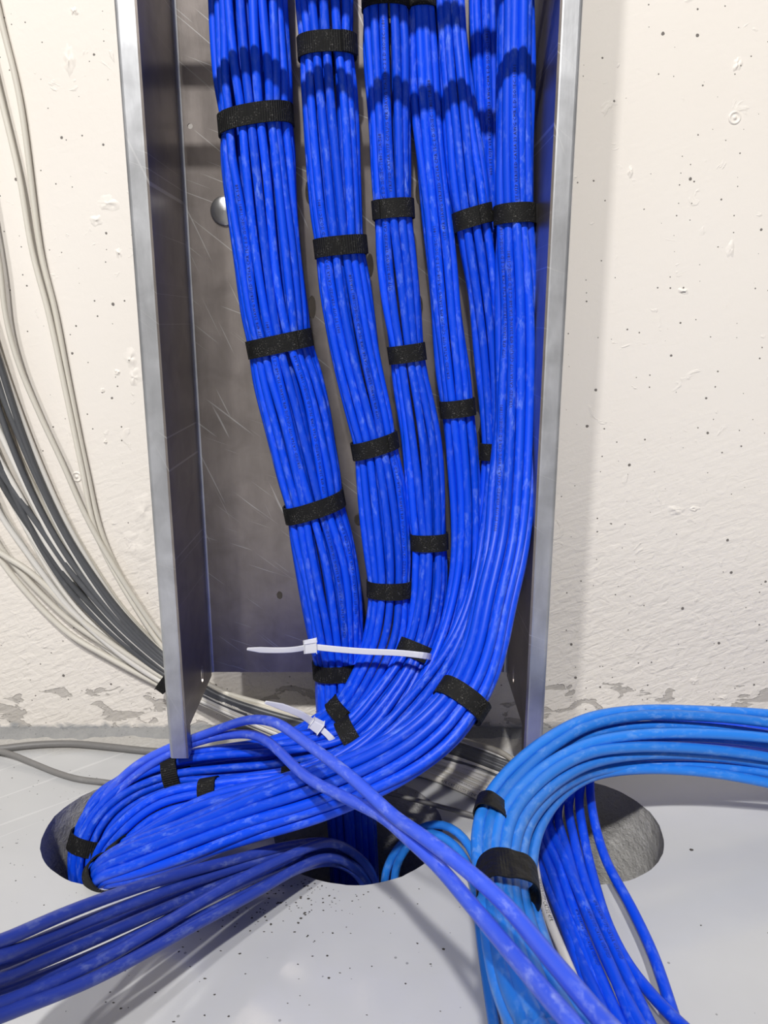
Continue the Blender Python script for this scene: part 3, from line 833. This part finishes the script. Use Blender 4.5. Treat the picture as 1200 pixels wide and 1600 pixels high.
lone = [('uppermost of three lone cream cables higher on the left wall', [(-40, -160), (0, 25), (30, 150), (65, 400), (85, 480), (108, 600), (134, 727), (162, 842), (212, 940), (262, 1012)], 0),
        ('middle of three lone cream cables higher on the left wall', [(-40, -20), (0, 148), (30, 275), (50, 392), (76, 490), (102, 610), (127, 727), (152, 838), (205, 938), (262, 1020)], 1),
        ('lowest of three lone cream cables higher on the left wall', [(-30, 240), (0, 417), (9, 495), (28, 565), (60, 643), (97, 722), (134, 806), (180, 888), (262, 1008)], 2)]
for lab, pl, k in lone:
    st = [(x, y, WALL_Y-.004-.004*k) for x, y in pl] + [(330, 1072+3*k, .738), (420, 1102+3*k, .725), (520, 1128, .715), (620, 1141, .705), (720, 1158, .69), (800, 1186, .672), ('w', .15, .63, -.03), ('w', .155, .61, -.2)]
    c = poly_cable(st, pre='wall'); cable('wall_cable', c, .0027, M['cream'], lab, 'lone cream cables on the wall', seg=8)
# strap round the bunch, mostly behind the lip
WB = Bundle([(200, 990, .748, 70, .45), (262, 1048, .744, 58, .45), (330, 1092, .735, 50, .5)], D, [])
strap(WB, 270, 1053, 'black strap end sticking out left of the lip round the wall cables', 'strap_fuzzy', width=.010, tab=None, grow=.002, group='strap on wall cables')

# ---- grey cables on the floor at the left
def FL(px, py, h):
    v = (py-800)/FPX
    return (px, py, (CAM_H-h)*(CT-v*ST)/(ST+v*CT))
c = poly_cable([FL(x, y, .0045) for x, y in ((-60, 1176), (0, 1170), (50, 1164), (110, 1162), (170, 1167), (225, 1173), (300, 1178), (380, 1185))], pre='floor')
cable('floor_cable', c, .0036, M['floor_grey'], 'dark grey cable lying level along the floor at far left', 'grey floor cables')
c = poly_cable([FL(x, y, h) for x, y, h in ((-40, 1168, .008), (10, 1176, .008), (50, 1192, .005), (90, 1208, .004), (125, 1218, .004), (160, 1222, .004), (192, 1228, .003))] + [('w', -.222, .650, -.012), ('w', -.215, .645, -.06), ('w', -.213, .643, -.2)], pre='floor')
cable('floor_cable', c, .0029, M['floor_grey'], 'grey cable slanting over the floor into the left hole', 'grey floor cables')
# thin light cable across the centre hole
c = poly_cable([(560, 1228, .635), (610, 1240, .628), (680, 1258, .616), (740, 1274, .606), (800, 1290, .595)])
cable('floor_cable', c, .0021, M['floor_grey'], 'thin light grey cable spanning the dark centre hole', 'grey floor cables')

# ---- cables rising from the centre hole towards the lower left
L_lines = [
    [(-60, 1497, .315), (0, 1472, .335), (125, 1418, .385), (250, 1375, .44), (360, 1345, .49), (450, 1322, .525), (510, 1316, .55), (548, 1330, .565)],
    [(-60, 1516, .31), (0, 1496, .33), (100, 1454, .375), (225, 1405, .425), (340, 1365, .48), (440, 1334, .52), (505, 1322, .545), (545, 1338, .565)],
    [(-60, 1556, .305), (0, 1530, .33), (125, 1477, .38), (240, 1427, .43), (350, 1380, .48), (440, 1345, .52), (500, 1330, .545), (540, 1344, .56)],
    [(-60, 1520, .325), (0, 1508, .345), (110, 1468, .39), (230, 1420, .44), (345, 1375, .49), (440, 1342, .53), (500, 1328, .555), (545, 1345, .57)],
    [(-60, 1594, .30), (0, 1570, .32), (150, 1505, .375), (250, 1448, .415), (350, 1388, .46), (450, 1338, .505), (515, 1316, .54), (556, 1336, .56)],
    [(-60, 1575, .315), (0, 1552, .335), (140, 1496, .385), (250, 1444, .43), (350, 1392, .475), (450, 1350, .52), (510, 1334, .545), (548, 1348, .56)],
    [(-60, 1616, .295), (0, 1588, .315), (150, 1528, .365), (300, 1448, .425), (400, 1394, .47), (470, 1354, .505), (515, 1340, .535), (550, 1354, .555)],
    [(-60, 1602, .31), (0, 1580, .33), (150, 1520, .38), (300, 1440, .435), (400, 1390, .48), (465, 1358, .515), (510, 1346, .54), (545, 1356, .555)]]
order = [0, 1, 3, 2, 5, 4, 7, 6]
for rank, k in enumerate(order):
    e = P(*L_lines[k][-1])
    st = L_lines[k] + [('w', e[0]+.014, e[1]+.012, min(-.02, e[2]-.03)), ('w', e[0]+.02, e[1]+.02, -.12), ('w', e[0]+.02, e[1]+.02, -.26)]
    c = poly_cable(st, pre='floor')
    cable('data_cable', c, .0038, M['dusty_shaded_blue'], 'dusty, shade-dulled blue cable running to the lower left corner, %s of its group' % ordw(rank, 8, 'upper', 'lower').replace(' from upper', ' from top'), 'dusty cables to the lower left')

# ---- two loose cables arching over everything to the lower right
Q1 = [('w', -.268, .603, -.12), (122, 1325, .608), (150, 1262, .612), (212, 1196, .618), (275, 1164, .62), (320, 1147, .612), (350, 1136, .598), (382, 1126, .570), (412, 1125, .53), (437, 1132, .50), (480, 1162, .46), (550, 1215, .41), (616, 1276, .37), (655, 1303, .345),
      (700, 1336, .325), (760, 1385, .30), (805, 1430, .28), (850, 1486, .255), (900, 1545, .23), (945, 1600, .21), (990, 1655, .19)]
Q2 = [('w', -.274, .598, -.12), (128, 1335, .606), (158, 1268, .610), (220, 1205, .616), (290, 1166, .618), (330, 1153, .612), (360, 1148, .597), (388, 1147, .575), (415, 1156, .545), (437, 1175, .515), (480, 1215, .465), (545, 1249, .42), (600, 1277, .385), (640, 1312, .355),
      (680, 1348, .335), (725, 1400, .305), (775, 1460, .275), (825, 1520, .245), (875, 1580, .22), (920, 1640, .2)]
cable('data_cable', poly_cable(Q1, post='floor'), .0037, M['loose_blue'], 'loose blue cable arching over the sweep, upper of the pair', 'pair of loose blue cables')
cable('data_cable', poly_cable(Q2, post='floor'), .0037, M['loose_blue'], 'loose blue cable arching over the sweep, lower of the pair', 'pair of loose blue cables')

# ---- light blue bundle arching in from the right
outer = [(1320, 1130, .62), (1200, 1113, .61), (1100, 1107, .60), (1000, 1107, .585), (920, 1121, .565), (860, 1151, .54), (800, 1197, .505), (757, 1250, .465), (742, 1310, .425), (750, 1382, .375), (757, 1450, .335), (772, 1530, .29), (800, 1600, .255), (840, 1680, .22)]
inner = [(1320, 1250, .60), (1200, 1220, .59), (1100, 1205, .58), (1000, 1203, .565), (930, 1214, .545), (888, 1238, .52), (858, 1272, .49), (839, 1312, .455), (832, 1350, .43), (832, 1405, .38), (852, 1475, .33), (878, 1535, .29), (912, 1600, .255), (950, 1680, .22)]
ur = [0, .15, .40, .62, .78, .90, 1.0]
nH = len(ur)
rgh = np.random.RandomState(3)
for i in range(nH):
    st = []
    for k in range(len(outer)):
        ut = (i+.25)/(nH-.5)
        f = min(1, max(0, (k-3)/4)); f = f*f*(3-2*f)
        u = ur[i]*(1-f) + ut*f + (.015+.02*(1-f))*math.sin(k*.8+i*2.3)
        o_, i_ = outer[k], inner[k]
        bul = (.010*f+.006)*math.sin(math.pi*min(1, max(0, u)))
        st.append((o_[0]*(1-u)+i_[0]*u, o_[1]*(1-u)+i_[1]*u, o_[2]*(1-u)+i_[2]*u - bul + (.002+.006*(1-f))*math.sin(i*5.1+k*.5)))
    cable('data_cable', poly_cable(st, pre='wall', post='floor'), .0043, M['sky'], 'light blue cable of the taped arch at right, %s' % ordw(i, nH, 'outer', 'inner'), 'light blue cables of the taped arch')
for i in range(5):
    st = []
    for k in range(len(outer)):
        u = (i+.6)/5.2 + .03*math.sin(k*.9+i*1.7)
        o_, i_ = outer[k], inner[k]
        st.append((o_[0]*(1-u)+i_[0]*u, o_[1]*(1-u)+i_[1]*u, o_[2]*(1-u)+i_[2]*u + .008 + .002*math.sin(i*3+k)))
    cable('data_cable', poly_cable(st, pre='wall', post='floor'), .0037, M['sky' if i else 'blue'], 'shaded blue cable behind the taped arch, %s' % ordw(i, 5, 'outer', 'inner'), 'cables behind the taped arch')
def tape(px, py, Y, wpx, dirpx, width, label, ratio, phi=(0, 360), wob=0.0):
    C = P(px, py, Y); Q = P(px+dirpx[0], py+dirpx[1], Y+dirpx[2])
    T = (Q-C)/np.linalg.norm(Q-C); N = HINT-(T@HINT)*T; N /= np.linalg.norm(N); S = np.cross(N, T)
    f = proj(C)[2]; a = wpx/2*f/FPX
    o = band('tape_wrap', C, T, N, S, a, a*ratio, width, .0009, M['tape'], None, phi0=phi[0], phi1=phi[1], sup=2.4, n=64)
    # crumple
    for v in o.data.vertices:
        n_ = noise.noise(v.co*140)*.0012*wob
        v.co += Vector(N)*n_ + Vector(T)*noise.noise(v.co*70)*.002*wob
    o.data.polygons.foreach_set('use_smooth', [False]*len(o.data.polygons))
    return tag(o, label, 'tape', 'black tape on the light blue bundle')
tape(793, 1382, .368, 94, (6, 60, -.03), .0235, 'wide black tape wrap lower on the light blue arch bundle', .8, wob=1.0)
tape(768, 1266, .452, 50, (-10, 40, -.03), .0175, 'small black tape strip higher on the light blue arch bundle', .65, wob=.7)

# ---- light blue loops from the centre hole
M1 = [('w', .0, .585, -.14), (606, 1352, .575), (628, 1317, .580), (655, 1294, .580), (680, 1287, .577), (704, 1292, .570), (726, 1310, .558), (741, 1336, .542), (752, 1380, .51), (762, 1440, .47), (775, 1500, .44)]
M2 = [('w', .008, .58, -.14), (622, 1345, .572), (642, 1315, .575), (664, 1300, .572), (688, 1305, .566), (711, 1321, .555), (727, 1343, .542), (737, 1370, .525), (745, 1410, .49), (752, 1470, .46)]
cable('data_cable', poly_cable(M1, post='floor'), .0036, M['sky'], 'light blue cable looping out of the centre hole, upper of two', 'light blue loops at the centre hole')
cable('data_cable', poly_cable(M2, post='floor'), .0036, M['sky'], 'light blue cable looping out of the centre hole, lower of two', 'light blue loops at the centre hole')

# ---- deep blue cables fanning down from the right hole
K = [[(922, 1232, .602), (927, 1275, .575), (945, 1340, .535), (985, 1415, .483), (1020, 1490, .438), (1055, 1595, .382), (1075, 1660, .35)],
     [(905, 1240, .600), (913, 1310, .555), (932, 1390, .50), (952, 1450, .46), (985, 1512, .422), (1025, 1562, .39), (1062, 1600, .365), (1110, 1650, .335)],
     [(889, 1248, .598), (898, 1315, .55), (918, 1390, .497), (945, 1450, .455), (980, 1525, .41), (1015, 1600, .368), (1040, 1655, .34)],
     [(872, 1258, .594), (888, 1335, .535), (903, 1390, .492), (927, 1450, .447), (954, 1510, .41), (990, 1600, .36), (1008, 1655, .333)],
     [(858, 1272, .588), (884, 1345, .527), (912, 1412, .473), (938, 1478, .432), (968, 1542, .392), (1002, 1605, .355), (1025, 1655, .33)],
     [(850, 1288, .575), (874, 1352, .527), (896, 1418, .478), (918, 1478, .438), (944, 1542, .396), (972, 1605, .36), (992, 1655, .333)],
     [(846, 1300, .57), (864, 1368, .518), (882, 1425, .477), (902, 1485, .436), (927, 1545, .395), (954, 1605, .36), (974, 1655, .333)],
     [(848, 1312, .563), (868, 1385, .51), (896, 1445, .463), (920, 1505, .422), (938, 1560, .388), (962, 1612, .36), (985, 1660, .335)],
     [(844, 1325, .558), (864, 1398, .504), (886, 1452, .46), (906, 1508, .422), (922, 1560, .392), (935, 1615, .362), (955, 1660, .338)],
     [(840, 1330, .556), (858, 1385, .512), (880, 1440, .468), (900, 1500, .43), (912, 1552, .398), (926, 1612, .365), (936, 1660, .338)]]
nK = len(K)
for i, st in enumerate(K):
    e = P(*st[0])
    j = i*.0035
    st2 = [(1330, 1165+i*4, .665-j), (1200, 1142+i*4, .655-j), (1080, 1132+i*4, .645-j), (985, 1138+i*4, .637-j), (940-i*3, 1165+i*4, .627-j), (922-i*6, 1198+i*4, .615-j)] + st
    c = poly_cable(st2, pre='wall', post='floor')
    o = cable('data_cable', c, .0039, M['blue'], 'deep blue cable fanning down past the right floor hole, %s' % ordw(i, nK, 'right', 'left'), 'cables fanning past the right hole')
    if i in (3, 2, 5):
        pp = np.array([proj(p)[:2] for p in c]); k = int(np.argmin(((pp-np.array([930, 1480]))**2).sum(1)))
        add_print(o, c, .0039, '4PR 23AWG UTP CAT6A VERIFIED', .0036, arclen(c)[k]-.04, math.radians(85), M['ink_dark'], reverse=False)
# white cables between the light blue bundle and the fan
for i, st in enumerate([[(832, 1320, .55), (842, 1385, .495), (860, 1440, .452), (885, 1500, .412), (908, 1555, .378), (945, 1640, .335)],
                        [(826, 1330, .55), (836, 1398, .488), (849, 1455, .445), (870, 1510, .405), (893, 1560, .375), (925, 1640, .335)]]):
    c = poly_cable(st, post='floor')
    o = cable('wall_cable', c, .0032, M['white'], 'white printed cable between light and deep blue cables, %s of two' % ('right' if i == 0 else 'left'), 'white cables at the lower right', seg=8)
    add_print(o, c, .0032, 'VERIFIED UTP CAT.5E 4PR', .0042, .05, math.radians(90), M['ink_black'], reverse=False)

# ------------------------------------------------------------------ zip ties
def strip(name, pts, wdir, width, thick, mat, parent, taper=False):
    c = smooth_path(spline(np.array(pts), .004), 2)
    T = np.gradient(c, axis=0); T /= np.linalg.norm(T, axis=1)[:, None]
    W = np.array(wdir) - (T @ np.array(wdir))[:, None]*T; W /= np.linalg.norm(W, axis=1)[:, None]
    N = np.cross(T, W); V, F = [], []; n = len(c)
    for i in range(n):
        w = width*(1 if not taper else (.45+.55*min(1, (n-1-i)/3.0)))
        for a, b in ((-.5, -.5), (.5, -.5), (.5, .5), (-.5, .5)):
            V.append(c[i] + W[i]*w*a + N[i]*thick*b)
    for i in range(n-1):
        for k in range(4):
            F.append((i*4+k, i*4+(k+1) % 4, i*4+4+(k+1) % 4, i*4+4+k))
    F += [(3, 2, 1, 0), tuple((n-1)*4+k for k in range(4))]
    o = mesh_obj(name, V, F, mat, parent, smooth=False)
    bm = bmesh.new(); bm.from_mesh(o.data); bmesh.ops.recalc_face_normals(bm, faces=bm.faces[:])
    bmesh.ops.bevel(bm, geom=[e for e in bm.edges if e.calc_face_angle(0) > .8], offset=.0004, segments=2, affect='EDGES'); bm.to_mesh(o.data); bm.free()
    return o
def head(parent, C, T, W, sx, sy, sz):
    T = np.array(T)/np.linalg.norm(T); W = np.array(W) - (np.array(W)@T)*T; W /= np.linalg.norm(W); N = np.cross(T, W)
    bm = bmesh.new(); bmesh.ops.create_cube(bm, size=1)
    for v in bm.verts:
        x, y, z = v.co; k = 1-.18*(x > 0)
        v.co = Vector(C + T*x*sx + W*y*sy*k + N*z*sz)
    bmesh.ops.bevel(bm, geom=bm.edges[:], offset=.0008, segments=3, affect='EDGES')
    return bm_obj('head', bm, M['zip'], parent)
h1 = P(485, 1010, .622)
z1 = empty('zip_tie', tuple(map(float, h1))); tag(z1, 'long white zip tie stretched level across three blue bundles', 'zip tie', 'white zip ties')
strip('band', [P(478, 1008, .650), P(481, 1009, .634), h1, P(520, 1014, .620), P(570, 1018, .619), P(620, 1020, .612), P(660, 1024, .604), P(671, 1026, .612), P(674, 1027, .632)], (0, 0, 1), .0056, .0014, M['zip'], z1)
strip('tail', [h1, P(460, 1015, .612), P(420, 1016, .602), P(386, 1014, .592)], (0, 0, 1), .0050, .0014, M['zip'], z1, taper=True)
head(z1, h1, P(460, 1012, .62)-h1, (0, 0, 1), .0105, .0102, .0075)
h2 = P(494, 1133, .600)
z2 = empty('zip_tie', tuple(map(float, h2))); tag(z2, 'short white zip tie end pointing up left above the loose cables', 'zip tie', 'white zip ties')
w2 = P(500, 1120, .600)-h2
strip('tail', [h2, P(470, 1116, .592), P(440, 1104, .586), P(414, 1097, .580)], w2, .0060, .0014, M['zip'], z2, taper=True)
strip('band', [h2, P(506, 1142, .598), P(518, 1154, .594), P(528, 1168, .600)], w2, .0056, .0014, M['zip'], z2)
head(z2, h2, P(470, 1118, .6)-h2, w2, .0100, .0100, .0075)

# ------------------------------------------------------------------ grit on the floor
V, F = [], []
rg = np.random.RandomState(21)
def grit(px, py, s):
    v = (py-800)/FPX; yc = CT-v*ST; zc = -ST-v*CT; t = -CAM_H/zc
    x, y = (px-600)/FPX*t, yc*t
    if any((x-cx)**2+(y-cy)**2 < (r+.004)**2 for cx, cy, r in HOLES): return
    b = len(V); n = 5; a0 = rg.uniform(0, 6.28); e = rg.uniform(.4, 1)
    for i in range(n):
        a = a0+i*2*math.pi/n; k = s*rg.uniform(.6, 1.2)
        dx, dy = k*math.cos(a), k*e*math.sin(a)
        V.append((x+dx, y+dy, .0001))
    V.append((x, y, s*.5))
    for i in range(n): F.append((b+i, b+(i+1) % n, b+n))
for _ in range(230):
    grit(rg.normal(440, 75), rg.normal(1395, 32), rg.uniform(.0004, .0013))
for _ in range(70):
    grit(rg.uniform(100, 740), rg.uniform(1400, 1600), rg.uniform(.0004, .0012))
for _ in range(70):
    grit(rg.uniform(0, 150), rg.uniform(1180, 1420), rg.uniform(.0003, .0008))
for px, py, s in ((1080, 1328, .0022), (693, 1483, .0015), (652, 1474, .001), (1095, 1446, .0009), (320, 1529, .0014), (375, 1490, .0014)):
    grit(px, py, s)
o = mesh_obj('grit', V, F, M['debris'], smooth=False)
tag(o, 'dark concrete grit scattered over the floor before the centre hole', 'grit', kind='stuff')
